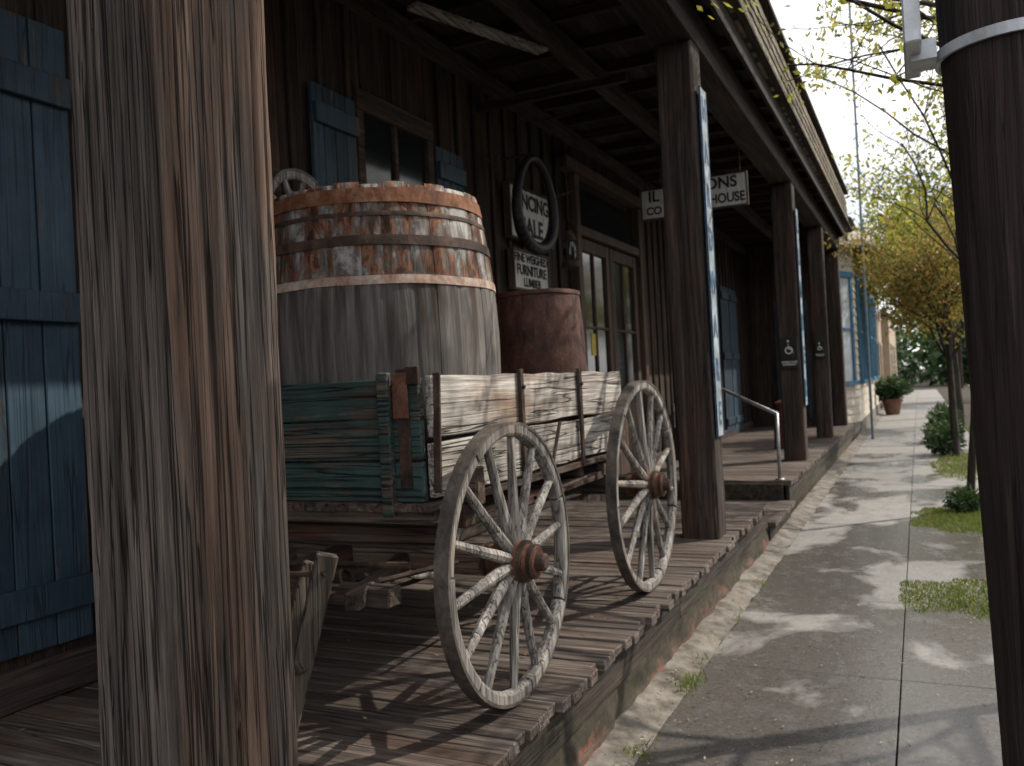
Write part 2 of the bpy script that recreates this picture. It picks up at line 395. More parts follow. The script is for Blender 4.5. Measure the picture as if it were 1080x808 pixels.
mk('far_porch_floor',f2,M_floor,B,.003)
f3=MB();y=8.13
while y<9.5:
    f3.box(XW+.005,XP+.02,y,y+.13,.17,.22,0,.002);y+=.14
mk('porch_step',f3,M_floor,B,.003)
e=MB()
for (a,b_) in((-2.5,1.1),(1.11,4.9),(4.91,8.08)):
    e.box(XP-.09,XP-.045,a,b_,PZ-.22,PZ-.05,0,.003)
e.box(XP-.07,XP-.03,8.12,9.5,.05,.168);e.box(XP-.08,XP-.04,9.56,YE,PZ-.2,PZ-.023)
e.box(XW,XP-.1,9.52,9.55,.22,PZ+.0);e.box(XW,XP-.05,8.085,8.12,.05,PZ-.05)
mk('porch_edge_beam',e,M_edge,B,.006)
e=MB();ny=160;nz_=8
vs=[];fs=[]
for i in range(ny+1):
    for k in range(nz_+1):
        yy=-2.5+10.55*i/ny;zz=-.05+(PZ-.2+.05)*k/nz_
        vs.append((XP-.05+.03*noise.noise(Vector((yy*2.5,zz*6,1)))+.015*noise.noise(Vector((yy*9,zz*14,5)))+.04*(1-k/nz_)**2,yy,zz))
for i in range(ny):
    for k in range(nz_):
        a=i*(nz_+1)+k;fs.append((a,a+nz_+1,a+nz_+2,a+1))
e.add(vs,fs);e.box(XP-.12,XP-.06,8.06,YE,-.05,.2)
mk('foundation',e,M_brick,B,smooth=True)
def rpost(name,cx,cy,w,z0,z1,lx,ly,seed,nu,nv,mat,par,amp=1):
    mb=MB();h=w/2;per=8*h;vs=[]
    rk=random.Random(seed);kn=[(rk.uniform(0,per),rk.uniform(z0+.3,z1),rk.uniform(.018,.03)) for _ in range(7)]
    for j in range(nv+1):
        z=z0+(z1-z0)*j/nv
        for i in range(nu):
            s=per*i/nu;side=int(s//(2*h))%4;q=s-side*2*h-h
            base=[(q,-h),(h,q),(-q,h),(-h,-q)][side]
            nrm=[(0,-1),(1,0),(0,1),(-1,0)][side]
            x,y=base
            e=max(0,abs(q)-(h-.025))/.025
            wear=.007+.014*max(0,noise.noise(Vector((seed,side+round((q/h+1)/2),z*2.2)))+.2)
            rr=1-e*e*wear/h
            x*=rr;y*=rr
            sw=s+.012*noise.noise(Vector((s*3,z*1.2,seed+40)))
            n=noise.noise(Vector((sw*20+seed,z*.35,seed)));gq=max(0,.032-abs(n))/.032
            n2=noise.noise(Vector((sw*95,z*1.1,seed+9)));g2=max(0,.14-abs(n2))/.14
            d=-.012*gq*max(0,.25+1.8*noise.noise(Vector((s*6,z*.8,seed+20))))-.0022*g2+.003*noise.noise(Vector((s*4,z*1.0,seed+3)))+.0015*noise.noise(Vector((s*120,z*5,seed)))
            for ks,kz,kr in kn:
                dd=math.hypot(s-ks,(z-kz)*.6)/kr
                if dd<2:d+=.004*math.exp(-dd*dd)*math.cos(dd*7)
            d*=amp
            vs.append((cx+x+nrm[0]*d+lx*(z-1.6)+.008*noise.noise(Vector((0,seed,z*.7))),cy+y+nrm[1]*d+ly*(z-1.6),z))
    fs=[(j*nu+i,j*nu+(i+1)%nu,(j+1)*nu+(i+1)%nu,(j+1)*nu+i) for j in range(nv) for i in range(nu)]
    fs.append(tuple(nv*nu+i for i in range(nu)))
    mb.add(vs,fs,0,seed*.137%1);return mk(name,mb,mat,par,0,True)
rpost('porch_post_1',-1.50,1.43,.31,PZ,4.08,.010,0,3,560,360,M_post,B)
rpost('porch_post_2',-1.52,6.4,.28,PZ,4.08,-.004,0,5,120,120,M_post2,B)
rpost('porch_post_3',-1.52,11.8,.28,PZ+.03,4.08,0,0,8,64,60,M_post2,B)
rpost('porch_post_4',-1.52,15.7,.26,PZ+.03,4.08,0,0,11,48,40,M_post2,B)
rpost('porch_post_5',-1.52,18.95,.26,PZ+.03,4.08,0,0,14,48,40,M_post2,B)
e=MB();e.box(-1.66,-1.38,-3,6.4,4.08,4.36,0,.003);e.box(-1.66,-1.38,6.41,12,4.085,4.36);e.box(-1.66,-1.38,12.01,YE,4.08,4.36)
mk('top_beam',e,M_beam,B,.006)
e=MB();x=XW
while x<-1.15:
    e.box(x,x+.145,-3,YE,ZC+random.uniform(0,.006),ZC+.03);x+=.15
mk('ceiling_boards',e,M_ceil,B)
e=MB();y=-2.6
while y<YE:
    e.box(XW,-1.22,y,y+.05,ZC-.09,ZC-.002,0,.002);y+=.62
e.box(XW,-2.0,6.6,6.66,4.0,4.06,0,.004)
mk('rafters',e,M_raft,B,.003)
e=MB();e.box(-2.5,-2.38,-3,YE-.2,ZC-.24,ZC-.095)
e.box(XW+.01,XW+.08,-3,YE-.2,ZC-.26,ZC-.1);mk('ceiling_beams',e,M_beam,B,.005)
e=MB();e.beam((-2.93,4.9,4.17),(-2.5,6.1,4.17),.11,.025);mk('loose_ceiling_plank',e,M_wgray,B)
e=MB();e.box(-1.24,-1.205,-3,YE,ZC-.19,ZC+.02);mk('eave_fascia',e,M_beam,B,.004)
M_shing=wood('shingles',(.10,.08,.06),(.24,.20,.155),(.40,.34,.27),'Z',.9,.5,.4,tint=(.19,.18,.11),tpos=.58,vary=.4)
e=MB()
for r in range(6):
    z=ZC+.0+r*.115;y=-3+(r%2)*.07
    while y<YE:
        ww=random.uniform(.09,.16);zz=z+random.uniform(-.01,.01);xo=-1.185-r*.004
        e.add([(xo+.012,y,zz),(xo+.012,y+ww-.006,zz),(xo-.012,y+ww-.006,zz+.16),(xo-.012,y,zz+.16),(xo-.02,y,zz),(xo-.02,y+ww-.006,zz)],[(0,1,2,3),(0,4,5,1),(0,3,4),(1,5,2)]);y+=ww
mk('parapet_shingles',e,M_shing,B)
e=MB();e.box(-1.36,-1.235,-3,YE,ZC+.04,ZC+.78);e.box(-1.4,-1.15,-3,YE,ZC+.785,ZC+.83);e.box(XW,-1.37,-3,YE,ZC+.05,ZC+.12);mk('parapet_frame',e,M_beam,B)
def shutter(name,y0,y1,z0,z1,mat=M_blue,bz=None,nb=5,par=None,x=XW+.03):
    mb=MB();wd=(y1-y0)/nb
    for i in range(nb): mb.box(x,x+.025+random.uniform(-.002,.002),y0+i*wd,y0+(i+1)*wd-.008,z0+random.uniform(-.006,.006),z1,0,.0015)
    for z in(bz or(z0+.15,(z0+z1)/2,z1-.25)): mb.box(x+.027,x+.055,y0+.01,y1-.012,z,z+.13,0,.002)
    return mk(name,mb,mat,par,.004)
shutter('shutter_1',1.35,2.56,.62,3.25,bz=(.76,1.97,2.9),nb=7,par=B)
shutter('shutter_2',4.25,4.72,2.0,3.55,nb=4,par=B)
shutter('shutter_3',5.76,6.2,2.0,3.5,nb=4,par=B)
e=MB();e.box(XW+.005,XW+.05,4.74,5.74,3.52,3.66);e.box(XW+.005,XW+.045,4.74,4.82,1.9,3.515);e.box(XW+.005,XW+.045,5.66,5.74,1.9,3.515)
e.box(XW+.005,XW+.035,5.21,5.25,1.9,3.515);e.box(XW+.005,XW+.03,4.825,5.655,2.7,2.74)
mk('window_frame',e,wood('trim_wood',(.035,.024,.018),(.085,.056,.04),(.16,.11,.08),'Y',.85,.5,.7),B,.004)
e=MB();e.box(XW+.001,XW+.008,4.8,5.7,1.9,3.52);e.box(XW+.005,XW+.012,2.62,3.3,2.0,3.3);mk('window_glass',e,M_glass,B)
M_door=wood('door_wood',(.040,.026,.019),(.088,.055,.038),(.15,.10,.07),'Z',.7,.4,.6,vary=.15)
e=MB()
e.box(XW+.01,XW+.16,8.3,11.9,3.86,3.98);e.box(XW+.01,XW+.12,8.6,8.72,PZ,3.855);e.box(XW+.01,XW+.12,10.9,11.02,PZ,3.855)
e.box(XW+.01,XW+.11,8.725,10.895,3.22,3.32)
for a in(8.74,9.82):
    e.box(XW+.02,XW+.06,a,a+.12,PZ+.02,3.2);e.box(XW+.02,XW+.06,a+.93,a+1.05,PZ+.02,3.2)
    e.box(XW+.02,XW+.058,a+.125,a+.925,PZ+.02,PZ+.9);e.box(XW+.02,XW+.058,a+.125,a+.925,3.06,3.2);e.box(XW+.02,XW+.05,a+.5,a+.54,PZ+.905,3.055)
    e.box(XW+.02,XW+.05,a+.125,a+.495,2.2,2.23);e.box(XW+.02,XW+.05,a+.545,a+.925,2.2,2.23)
mk('double_door',e,M_door,B,.005)
e=MB();e.box(XW+.01,XW+.028,8.86,10.8,PZ+.9,3.08);e.box(XW+.01,XW+.03,8.73,10.89,3.33,3.85);mk('door_glass',e,M_glass,B)
e=MB();e.box(XW+.03,XW+.034,9.1,9.3,1.9,2.15);mk('door_notice',e,simple('yellow_paper',(.55,.42,.08),.7),B)
for k,(a,b_) in enumerate(((12.6,13.3),(14.4,15.0),(16.2,16.9),(17.0,17.7))):
    shutter('far_shutter_%d'%(k+1),a,b_,PZ+.1,3.3,par=B,nb=4)
e=MB();e.box(XW+.005,XW+.02,13.35,14.35,PZ+.8,3.3);mk('far_window_glass',e,M_glass,B)
e=MB()
for a in(-2.75,-2.13):
    e.box(a,a+.06,YE-.185,YE-.162,PZ+.2,3.1);
e.box(-2.685,-2.135,YE-.185,YE-.162,3.03,3.1);mk('end_wall_trim',e,M_blue,B,.003)
# ---------------------------------------------------------------- signs
def text(name,s,loc,size,rot,mat,par,sx=1,al='CENTER'):
    c=bpy.data.curves.new(name,'FONT');c.body=s;c.size=size;c.align_x=al;c.align_y='CENTER';c.extrude=.0015;c.offset=.004*size/.15
    o=bpy.data.objects.new(name,c);S.collection.objects.link(o);o.location=loc;o.rotation_euler=rot;o.scale=(sx,1,1);c.materials.append(mat);o.parent=par
rX=(rad(90),0,rad(90));rY=(rad(90),0,0)
def wallsign(name,y0,y1,z0,z1,lines):
    P=empty(name);mb=MB();mb.box(XW+.06,XW+.085,y0,y1,z0,z1);mk('board',mb,M_white,P,.004)
    mb=MB();
    for a,b_,c,d in((y0-.02,y1+.02,z1,z1+.02),(y0-.02,y1+.02,z0-.02,z0),(y0-.02,y0,z0,z1),(y1,y1+.02,z0,z1)):mb.box(XW+.03,XW+.095,a,b_,c,d)
    mk('frame',mb,M_door,P)
    n=len(lines);h=(z1-z0)/n
    for i,(tx,sz) in enumerate(lines): text('lettering_%d'%(i+1),tx,(XW+.088,(y0+y1)/2,z1-h*(i+.5)),sz,rX,M_black,P)
wallsign('fencing_sign',7.0,7.95,2.97,3.44,[('FENCING',.2),('SALE',.24)])
wallsign('furniture_sign',7.02,7.8,2.5,2.84,[('FINE WEIGHED',.11),('FURNITURE',.13),('LUMBER',.11)])
def hang(name,x0,x1,z0,z1,lines):
    P=empty(name);mb=MB();mb.box(x0,x1,9.48,9.51,z0,z1);mk('board',mb,M_white,P,.004)
    mb=MB()
    for x in(x0+.06,x1-.06):mb.tube((x,9.495,z1),(x,9.495,4.45),.007,.007)
    for a,b_,c,d in((x0-.015,x1+.015,z1,z1+.015),(x0-.015,x1+.015,z0-.015,z0),(x0-.015,x0,z0,z1),(x1,x1+.015,z0,z1)):mb.box(a,b_,9.47,9.52,c,d)
    mk('frame_and_hangers',mb,M_rustd,P)
    n=len(lines);h=(z1-z0)/n
    for i,(tx,sz,sx) in enumerate(lines):text('lettering_%d'%(i+1),tx,((x0+x1)/2,9.476,z1-h*(i+.5)),sz,rY,M_black,P,sx)
hang('warehouse_sign',-2.36,-1.59,3.45,3.79,[('& SONS',.17,1.0),('STOREHOUSE',.145,.82)])
hang('small_hanging_sign',-2.76,-2.48,3.42,3.74,[('IL',.17,1),('CO',.12,1)])
M_signb=simple('pale_blue_sign_paint',(.40,.46,.50),.6,sc=9,var=.35)
def vsign(py,z0,z1,s):
    P=empty('hardware_sign');mb=MB();mb.box(-1.364,-1.352,py-.09,py+.09,z0,z1);mk('board',mb,M_signb,P,.003)
    mb=MB();mb.box(-1.364,-1.349,py+.0905,py+.099,z0,z1);mb.box(-1.364,-1.349,py-.099,py-.0905,z0,z1)
    mk('edging',mb,M_blul,P)
    h=(z1-z0)/len(s)
    for i,ch in enumerate(s): text('letter_%d'%(i+1),ch,(-1.35,py,z1-h*(i+.5)),h*.72,rX,M_blul,P,.75)
vsign(6.4,1.15,3.74,'HARDWARE');vsign(11.8,1.15,3.74,'LUMBER')
def plaque(name,cy,z,sc):
    P=empty(name);mb=MB();yy=cy-.15
    mb.box(-1.52-.11*sc,-1.52+.11*sc,yy-.02,yy+.02,z-.2*sc,z+.2*sc);mk('plate',mb,M_black,P,.003)
    w_=simple('white_plaque_paint',(.75,.75,.72),.6)
    mb=MB();T=Matrix.Translation((-1.52,yy-.023,z+.04*sc))@Matrix.Rotation(rad(90),4,'X')
    mb.lathe([(.035*sc,-.002),(.05*sc,-.002),(.05*sc,.002),(.035*sc,.002)],T,24,closed=True)
    mb.beam((-1.525,yy-.024,z+.13*sc),(-1.52,yy-.024,z+.05*sc),.016,.004);mb.beam((-1.53,yy-.024,z+.06*sc),(-1.48,yy-.024,z+.05*sc),.004,.014)
    mb.beam((-1.49,yy-.024,z+.05*sc),(-1.46,yy-.024,z-.01*sc),.014,.004)
    mb.tube((-1.525,yy-.028,z+.16*sc),(-1.525,yy-.022,z+.16*sc),.014,.014,10,cap=True)
    mk('symbol',mb,w_,P);text('lettering','WHEELCHAIR\nENTRANCE',(-1.52,yy-.023,z-.13*sc),.032*sc,rY,w_,P)
plaque('accessibility_sign',11.8,1.84,1.0);plaque('notice_sign',15.7,1.95,.7)
# ---------------------------------------------------------------- wagon
WG=empty('farm_wagon')
def wheel(name,cx,cy,cz,r,ns,par,out=1,a0=.1,tilt=0):
    P=empty(name) if par is None else par;pre='' if par is None else name+'_'
    T=Matrix.Translation((cx,cy,cz))@Matrix.Rotation(tilt,4,'Y')@Matrix.Rotation(rad(90)*out,4,'Y')
    mb=MB();nf=ns//2
    for k in range(nf):
        t0=2*math.pi*k/nf+a0+.010/r;t1=2*math.pi*(k+1)/nf+a0-.003;n=8;vs=[];fs=[]
        jr=random.uniform(-.003,.002);jx=random.uniform(-.003,.003)
        for i in range(n+1):
            t=t0+(t1-t0)*i/n
            for rr,a in((r-.052+jr,-.020),(r-.057+jr,0),(r-.052+jr,.020),(r-.042,.026),(r-.012,.026),(r-.012,-.026),(r-.042,-.026)):
                vs.append(T@Vector((rr*math.cos(t),rr*math.sin(t),a+jx)))
        for i in range(n):
            for q in range(7):fs.append((i*7+q,(i+1)*7+q,(i+1)*7+(q+1)%7,i*7+(q+1)%7))
        fs.append(tuple(range(7)));fs.append(tuple(n*7+q for q in range(6,-1,-1)))
        mb.add(vs,fs)
    for k in range(ns):
        t=2*math.pi*(k+.5)/ns+a0+random.uniform(-.02,.02)
        rings=[(.06,.022,.028,.018),(.12,.023,.027,.014),(.2,.021,.022,.010),(r*.6,.0185,.019,.005),(r-.048,.016,.017,0)]
        vs=[];fs=[]
        c,s_=math.cos(t),math.sin(t)
        for (rr,wt,wa,off) in rings:
            for q in range(8):
                u=2*math.pi*q/8;pt=math.cos(u)*wt;pa=math.sin(u)*wa+off
                vs.append(T@Vector((rr*c-s_*pt,rr*s_+c*pt,pa)))
        for i in range(len(rings)-1):
            for q in range(8):fs.append((i*8+q,i*8+(q+1)%8,(i+1)*8+(q+1)%8,(i+1)*8+q))
        mb.add(vs,fs)
    mk(pre+'felloes_and_spokes',mb,M_wheel,P,0,False)
    mb=MB();mb.lathe([(r-.012,-.028),(r,-.028),(r,.028),(r-.012,.028)],T,96,closed=True);mk(pre+'iron_tyre',mb,M_tyre,P)
    mb=MB();mb.lathe([(.0,-.11),(.062,-.11),(.062,-.06),(.072,-.058),(.084,-.03),(.087,.0),(.084,.035),(.076,.06),(.066,.066),(.062,.10),(.056,.112),(0,.112)],T,32)
    mk(pre+'hub',mb,M_hub,P,0,False)
    mb=MB()
    for a,rr in((-.1,.065),(.052,.078),(.088,.064)):mb.lathe([(rr-.012,a),(rr+.002,a),(rr+.002,a+.018),(rr-.012,a+.018)],T,32,closed=True)
    mb.lathe([(0,.112),(.036,.112),(.034,.14),(.026,.148),(0,.148)],T,12)
    mk(pre+'hub_bands',mb,M_rustd,P)
    return P
wheel('front_wheel_a',-1.44,2.93,PZ+.535,.53,14,WG,1,.13)
wheel('rear_wheel_a',-1.44,4.71,PZ+.60,.595,14,WG,1,.3)
wheel('front_wheel_b',-2.92,2.93,PZ+.535,.53,14,WG,-1,.2)
wheel('rear_wheel_b',-2.92,4.71,PZ+.60,.595,14,WG,-1,.0)
BX0,BX1,BY0,BY1,BZ0,BZ1=-2.75,-1.61,2.66,4.88,1.205,1.655
e=MB()
for (z0,z1) in((BZ0,BZ0+.205),(BZ0+.222,BZ1)):
    for xa,xb in((BX1-.03,BX1),(BX0,BX0+.03)):
        n=14;vs=[];fs=[]
        for i in range(n+1):
            yy=BY0+.03+(BY1-BY0-.03)*i/n;o=.012*noise.noise(Vector((yy*4,z0*7,xa)));o2=.016*noise.noise(Vector((yy*3,z0*3,7)))
            for x,z in((xa,z0+o2),(xb,z0+o2),(xb,z1+o),(xa,z1+o)):vs.append((x+o*.8,yy,z))
        for i in range(n):
            for q in range(4):fs.append((i*4+q,i*4+(q+1)%4,(i+1)*4+(q+1)%4,(i+1)*4+q))
        fs+=[(3,2,1,0),(n*4,n*4+1,n*4+2,n*4+3)];e.add(vs,fs)
mk('side_boards',e,M_wgray,WG,.004)
e=MB()
for i in range(3):
    z=BZ0-.01+i*.155;e.box(BX0+.0,BX1-.035,BY0-.005+random.uniform(-.004,.004),BY0+.025,z,z+.147,0,.003)
for xx in(BX1-.19,BX0+.15):e.box(xx,xx+.045,BY0-.045,BY0-.009,BZ0-.06,BZ1+.02,0,.003)
mk('end_boards',e,M_teal,WG,.004)
e=MB()
for i in range(2):e.box(BX0+.032,BX1-.032,BY1-.03,BY1,BZ0+i*.222,BZ0+i*.222+.2,0,.003)
mk('tail_boards',e,M_wdark,WG,.004)
e=MB()
e.box(BX1-.125,BX1-.075,BY0-.016,BY0-.006,BZ0+.04,BZ1+.03);e.box(BX1-.075,BX1-.02,BY0-.03,BY0-.012,BZ1-.03,BZ1+.035)
e.beam((BX1+.012,BY0+.05,BZ1+.01),(BX1+.012,BY0+.02,BZ0+.02),.012,.03)
for yy in(3.42,4.14):e.box(BX1+.008,BX1+.022,yy,yy+.035,BZ0-.03,BZ1+.02,0,.002)
for yy in(3.42,4.14):e.tube((BX1+.015,yy+.017,BZ1-.06),(BX1+.035,yy+.017,BZ1-.06),.01,.01,8,cap=True)
mk('iron_straps',e,M_rustd,WG,.002)
e=MB();e.box(BX1-.135,BX1-.07,BY0-.028,BY0-.018,BZ1-.15,BZ1+.015,0,.003,.3);mk('rust_plate',e,M_hub,WG,.002)
e=MB()
for i in range(8):
    a=BX0+.02+i*.142;e.box(a,a+.137,BY0-.04,BY1+.01,BZ0-.045,BZ0-.013,0,.003)
mk('bed_boards',e,M_wdarkY,WG,.003)
e=MB()
for yy in(2.93,4.71):
    zc=PZ+.535 if yy<3 else PZ+.6
    e.box(-2.84,-1.53,yy-.05,yy+.05,zc-.05,zc+.055,0,.003)
    e.box(-2.66,-1.70,yy-.055,yy+.055,zc+.06,zc+.125,0,.003)
    e.box(-2.76,-1.60,yy-.06,yy+.06,zc+.13,BZ0-.048,0,.003)
    for xx in(-2.80,-1.60):e.box(xx,xx+.045,yy-.04,yy+.04,zc+.21,zc+.36,0,.003)
for yy in(2.7,3.5,4.2):e.box(-2.72,-1.64,yy,yy+.07,BZ0-.1,BZ0-.048,0,.003)
e.box(-2.72,-1.66,2.42,2.5,.86,.93,0,.004)
mk('axles_and_bolsters',e,M_wdark,WG,.006)
e=MB()
e.beam((-2.18,2.3,.93),(-2.18,4.95,1.0),.08,.07)
for s_ in(-1,1):
    e.beam((-2.18+s_*.42,2.35,.90),(-2.18+s_*.16,3.35,.95),.06,.06);e.beam((-2.18+s_*.42,4.9,1.0),(-2.18+s_*.06,3.7,.96),.05,.06)
e.box(-2.70,-2.65,2.7,4.8,BZ0-.16,BZ0-.105,0,.003);e.box(-1.71,-1.66,3.0,4.63,BZ0-.16,BZ0-.105,0,.003)
mk('reach_and_hounds',e,M_wdarkY,WG,.005)
e=MB()
e.beam((-1.86,2.36,1.06),(-1.99,2.24,.42),.05,.075,0,.045,.06);e.beam((-1.96,2.40,1.02),(-2.10,2.26,.43),.045,.06,0,.035,.05)
e.beam((-2.05,2.30,.62),(-1.92,2.27,.70),.04,.05)
mk('folded_tongue',e,M_wdarkZ,WG,.006)
e=MB();e.tube((-2.66,2.5,.97),(-1.62,2.5,1.0),.012,.012,8,cap=True);e.tube((-1.95,2.35,.9),(-1.6,2.8,.95),.01,.01,8);e.tube((-2.3,2.4,.95),(-1.85,2.33,1.0),.011,.011,8)
for xx in(-1.9,-2.2,-2.45):e.lathe([(.03,-.012),(.042,-.012),(.042,.012),(.03,.012)],Matrix.Translation((xx,2.5,.94))@Matrix.Rotation(rad(70),4,'Y'),14,closed=True)
e.tube((-1.56,3.45,1.10),(-1.56,4.2,1.12),.009,.009,8);e.tube((-1.56,3.6,1.12),(-1.56,3.78,1.42),.009,.009,8)
mk('iron_rods',e,M_rustd,WG)
# ---------------------------------------------------------------- barrels
def barrel(name,cx,cy,z0,z1,rm,re0,re1,ns,smat,hoops,groove=.004):
    P=empty(name);zm=z0+(z1-z0)*.46
    def rp(z):
        t=(z-zm)/((z1-zm) if z>zm else (zm-z0));return rm-(rm-(re1 if z>zm else re0))*abs(t)**2.0
    mb=MB();nz_=26
    ws=[random.uniform(.7,1.3) for _ in range(ns)];tot=sum(ws);acc=0
    for k in range(ns):
        off=random.uniform(-.002,.002)*groove/.004;zt=z1+random.uniform(-.008,.005)
        ta=2*math.pi*acc/tot;acc+=ws[k];tb=2*math.pi*acc/tot
        vs=[];m_=6
        for j in range(nz_+1):
            z=z0+(zt-z0)*j/nz_;r=rp(min(z,z1))
            for i in range(m_+1):
                t=ta+(tb-ta)*i/m_;e_=0 if 0<i<m_ else -groove
                rr=r+off+e_;vs.append((cx+rr*math.cos(t),cy+rr*math.sin(t),z))
        fs=[(j*(m_+1)+i,j*(m_+1)+i+1,(j+1)*(m_+1)+i+1,(j+1)*(m_+1)+i) for j in range(nz_) for i in range(m_)]
        b0=len(vs)
        for i in range(m_+1):
            t=ta+(tb-ta)*i/m_;rr=rp(z1)-.03;vs.append((cx+rr*math.cos(t),cy+rr*math.sin(t),zt))
        for i in range(m_+1):
            t=ta+(tb-ta)*i/m_;rr=rp(z1)-.03;vs.append((cx+rr*math.cos(t),cy+rr*math.sin(t),zt-.08))
        for i in range(m_):
            fs.append((nz_*(m_+1)+i,nz_*(m_+1)+i+1,b0+i+1,b0+i));fs.append((b0+i,b0+i+1,b0+m_+2+i,b0+m_+1+i))
        mb.add(vs,fs)
    mk('staves',mb,smat,P,0,True)
    mb=MB();T=Matrix.Translation((cx,cy,0));mb.lathe([(0,z1-.06),(rp(z1)-.028,z1-.06)],T,48);mb.lathe([(rp(z0)-.02,z0+.02),(0,z0+.02)],T,48)
    mk('heads',mb,smat,P)
    for q,(ha,hb,mat,th) in enumerate(hoops):
        mb=MB();n=96;vs=[];fs=[]
        for k in range(n):
            t=2*math.pi*k/n;wv=.006*noise.noise(Vector((math.cos(t)*2,math.sin(t)*2,ha*9)))
            for r,z in((rp(ha)-.006,ha+wv),(rp(ha)+th,ha+wv),(rp((ha+hb)/2)+th+.0005,(ha+hb)/2+wv),(rp(hb)+th,hb+wv),(rp(hb)-.006,hb+wv)):
                vs.append((cx+r*math.cos(t),cy+r*math.sin(t),z))
        for k in range(n):
            for i in range(4):fs.append((k*5+i,((k+1)%n)*5+i,((k+1)%n)*5+i+1,k*5+i+1))
        mb.add(vs,fs,0,q*.17);mk('hoop_%d'%(q+1),mb,mat,P)
    return P
barrel('wooden_barrel',-2.18,3.22,BZ0-.01,2.44,.535,.47,.465,27,M_barrel,
    [(2.025,2.06,M_hoopw,.005),(2.18,2.22,M_rustd,.006),(2.30,2.318,M_rustd,.004),(2.355,2.415,M_rust,.006),(1.36,1.40,M_rustd,.005)],.005)
barrel('rusty_barrel',-1.97,4.5,BZ0-.01,2.12,.275,.255,.25,30,M_drum,[(2.10,2.122,M_drum,.006)],.0006)
# ---------------------------------------------------------------- wall-hung things
wheel('wagon_wheel',-3.16,3.9,2.58,.32,10,None,1,.1)
P=empty('horse_collar');mb=MB();n=40
pts=[]
for k in range(n):
    t=2*math.pi*k/n;pts.append((Vector((-2.98+.05*math.sin(t),6.92+.28*math.sin(t)*(1-.22*math.cos(t)),3.20+.40*math.cos(t))),.035+.022*(1-math.cos(t))/2))
for k in range(n):
    a,b_=pts[k],pts[(k+1)%n];mb.tube(a[0],b_[0],a[1],b_[1],12,0,.5)
mk('padded_ring',mb,M_leather,P,0,True)
mb=MB();mb.tube((-3.3,6.92,3.64),(-2.96,6.92,3.64),.012,.012,8,cap=True);mk('peg',mb,M_rustd,P)
def chain(name,p0,p1,sag,n=34):
    mb=MB();p0=Vector(p0);p1=Vector(p1)
    def pt(t):return p0.lerp(p1,t)+Vector((0,0,-sag*4*t*(1-t)))
    for k in range(n):
        a=pt(k/n);b_=pt((k+1)/n);d=(b_-a);L_=d.length*.7
        q=d.to_track_quat('Z','Y').to_matrix().to_4x4();T=Matrix.Translation((a+b_)/2)@q@Matrix.Rotation(rad(90)*(k%2),4,'Z')
        m_=10;ring=[]
        for i in range(m_):
            u=2*math.pi*i/m_;ring.append(T@Vector((math.cos(u)*.013,0,math.sin(u)*L_)))
        for i in range(m_):mb.tube(ring[i],ring[(i+1)%m_],.004,.004,5,0,.5)
    mk(name,mb,M_rustd)
chain('iron_chain',(-3.3,6.55,3.62),(-3.05,8.25,3.62),.22)
P=empty('lantern');mb=MB();T=Matrix.Translation((-3.0,7.75,2.72))
mb.lathe([(0,0),(.09,0),(.09,.05),(.06,.07)],T,20);mb.lathe([(.06,.25),(.075,.26),(.05,.32),(.03,.36),(0,.37)],T,20)
for k in range(4):
    t=k*math.pi/2;mb.tube(T@Vector((.075*math.cos(t),.075*math.sin(t),.05)),T@Vector((.07*math.cos(t),.07*math.sin(t),.26)),.006,.006,5)
for k in range(12):
    t0=math.pi*k/12;t1=math.pi*(k+1)/12;mb.tube(T@Vector((.09*math.cos(t0),0,.3+.16*math.sin(t0))),T@Vector((.09*math.cos(t1),0,.3+.16*math.sin(t1))),.004,.004,5)
mk('frame',mb,M_rustd,P);mb=MB();mb.lathe([(.05,.07),(.065,.14),(.05,.25)],T,16);mk('globe',mb,M_glass,P,0,True)
mb=MB();mb.tube(T@Vector((0,0,.455)),(-3.0,7.75,4.2),.004,.004,5);mb.tube((-3.35,7.75,4.2),(-2.9,7.75,4.2),.01,.01,6,cap=True);mk('hook',mb,M_rustd,P)
mb=MB();mb.tube((-1.42,9.62,PZ+.03),(-1.42,9.62,1.16),.02,.02,10,cap=True)
mb.tube((-1.42,9.62,1.15),(-2.35,10.9,1.47),.02,.02,10,cap=True);mb.tube((-2.35,10.9,1.47),(-2.35,10.9,PZ+.03),.02,.02,10)
mb.tube((-1.42,9.62,PZ+.031),(-1.42,9.62,PZ+.045),.05,.05,12,cap=True)
mk('handrail',mb,M_metal,None,0,True)
cx_,cy_=-1.93,13.6
mb=MB();mb.lathe([(0,0),(.13,0),(.135,.03),(.13,.05),(.13,.45),(.115,.52),(.08,.58),(.075,.66),(.10,.68),(.10,.71),(.03,.74),(0,.74)],Matrix.Translation((cx_,cy_,PZ+.03)),28)
for s_ in(-1,1):
    for k in range(6):
        t0=-1.2+2.4*k/6;t1=-1.2+2.4*(k+1)/6
        mb.tube((cx_+s_*(.10+.04*math.cos(t0)),cy_,PZ+.55+.06*math.sin(t0)),(cx_+s_*(.10+.04*math.cos(t1)),cy_,PZ+.55+.06*math.sin(t1)),.008,.008,6)
mk('milk_can',mb,rustmat('faded_red_paint',(.03,.012,.010),(.10,.028,.022),(.16,.05,.035)),None)
mb=MB();
for q in range(3):mb.box(-3.2+q*.12,-3.09+q*.12,12.0,13.4,.86,.89,0,.003)
for yy in(12.05,13.3):mb.box(-3.2,-2.86,yy,yy+.05,PZ+.03,.855)
mb.box(-3.22,-3.19,12.0,13.4,1.1,1.22);mb.box(-3.24,-3.2,12.05,12.1,PZ+.03,1.22);mb.box(-3.24,-3.2,13.3,13.35,PZ+.03,1.22)
mk('wooden_bench',mb,M_beam,None,.004)
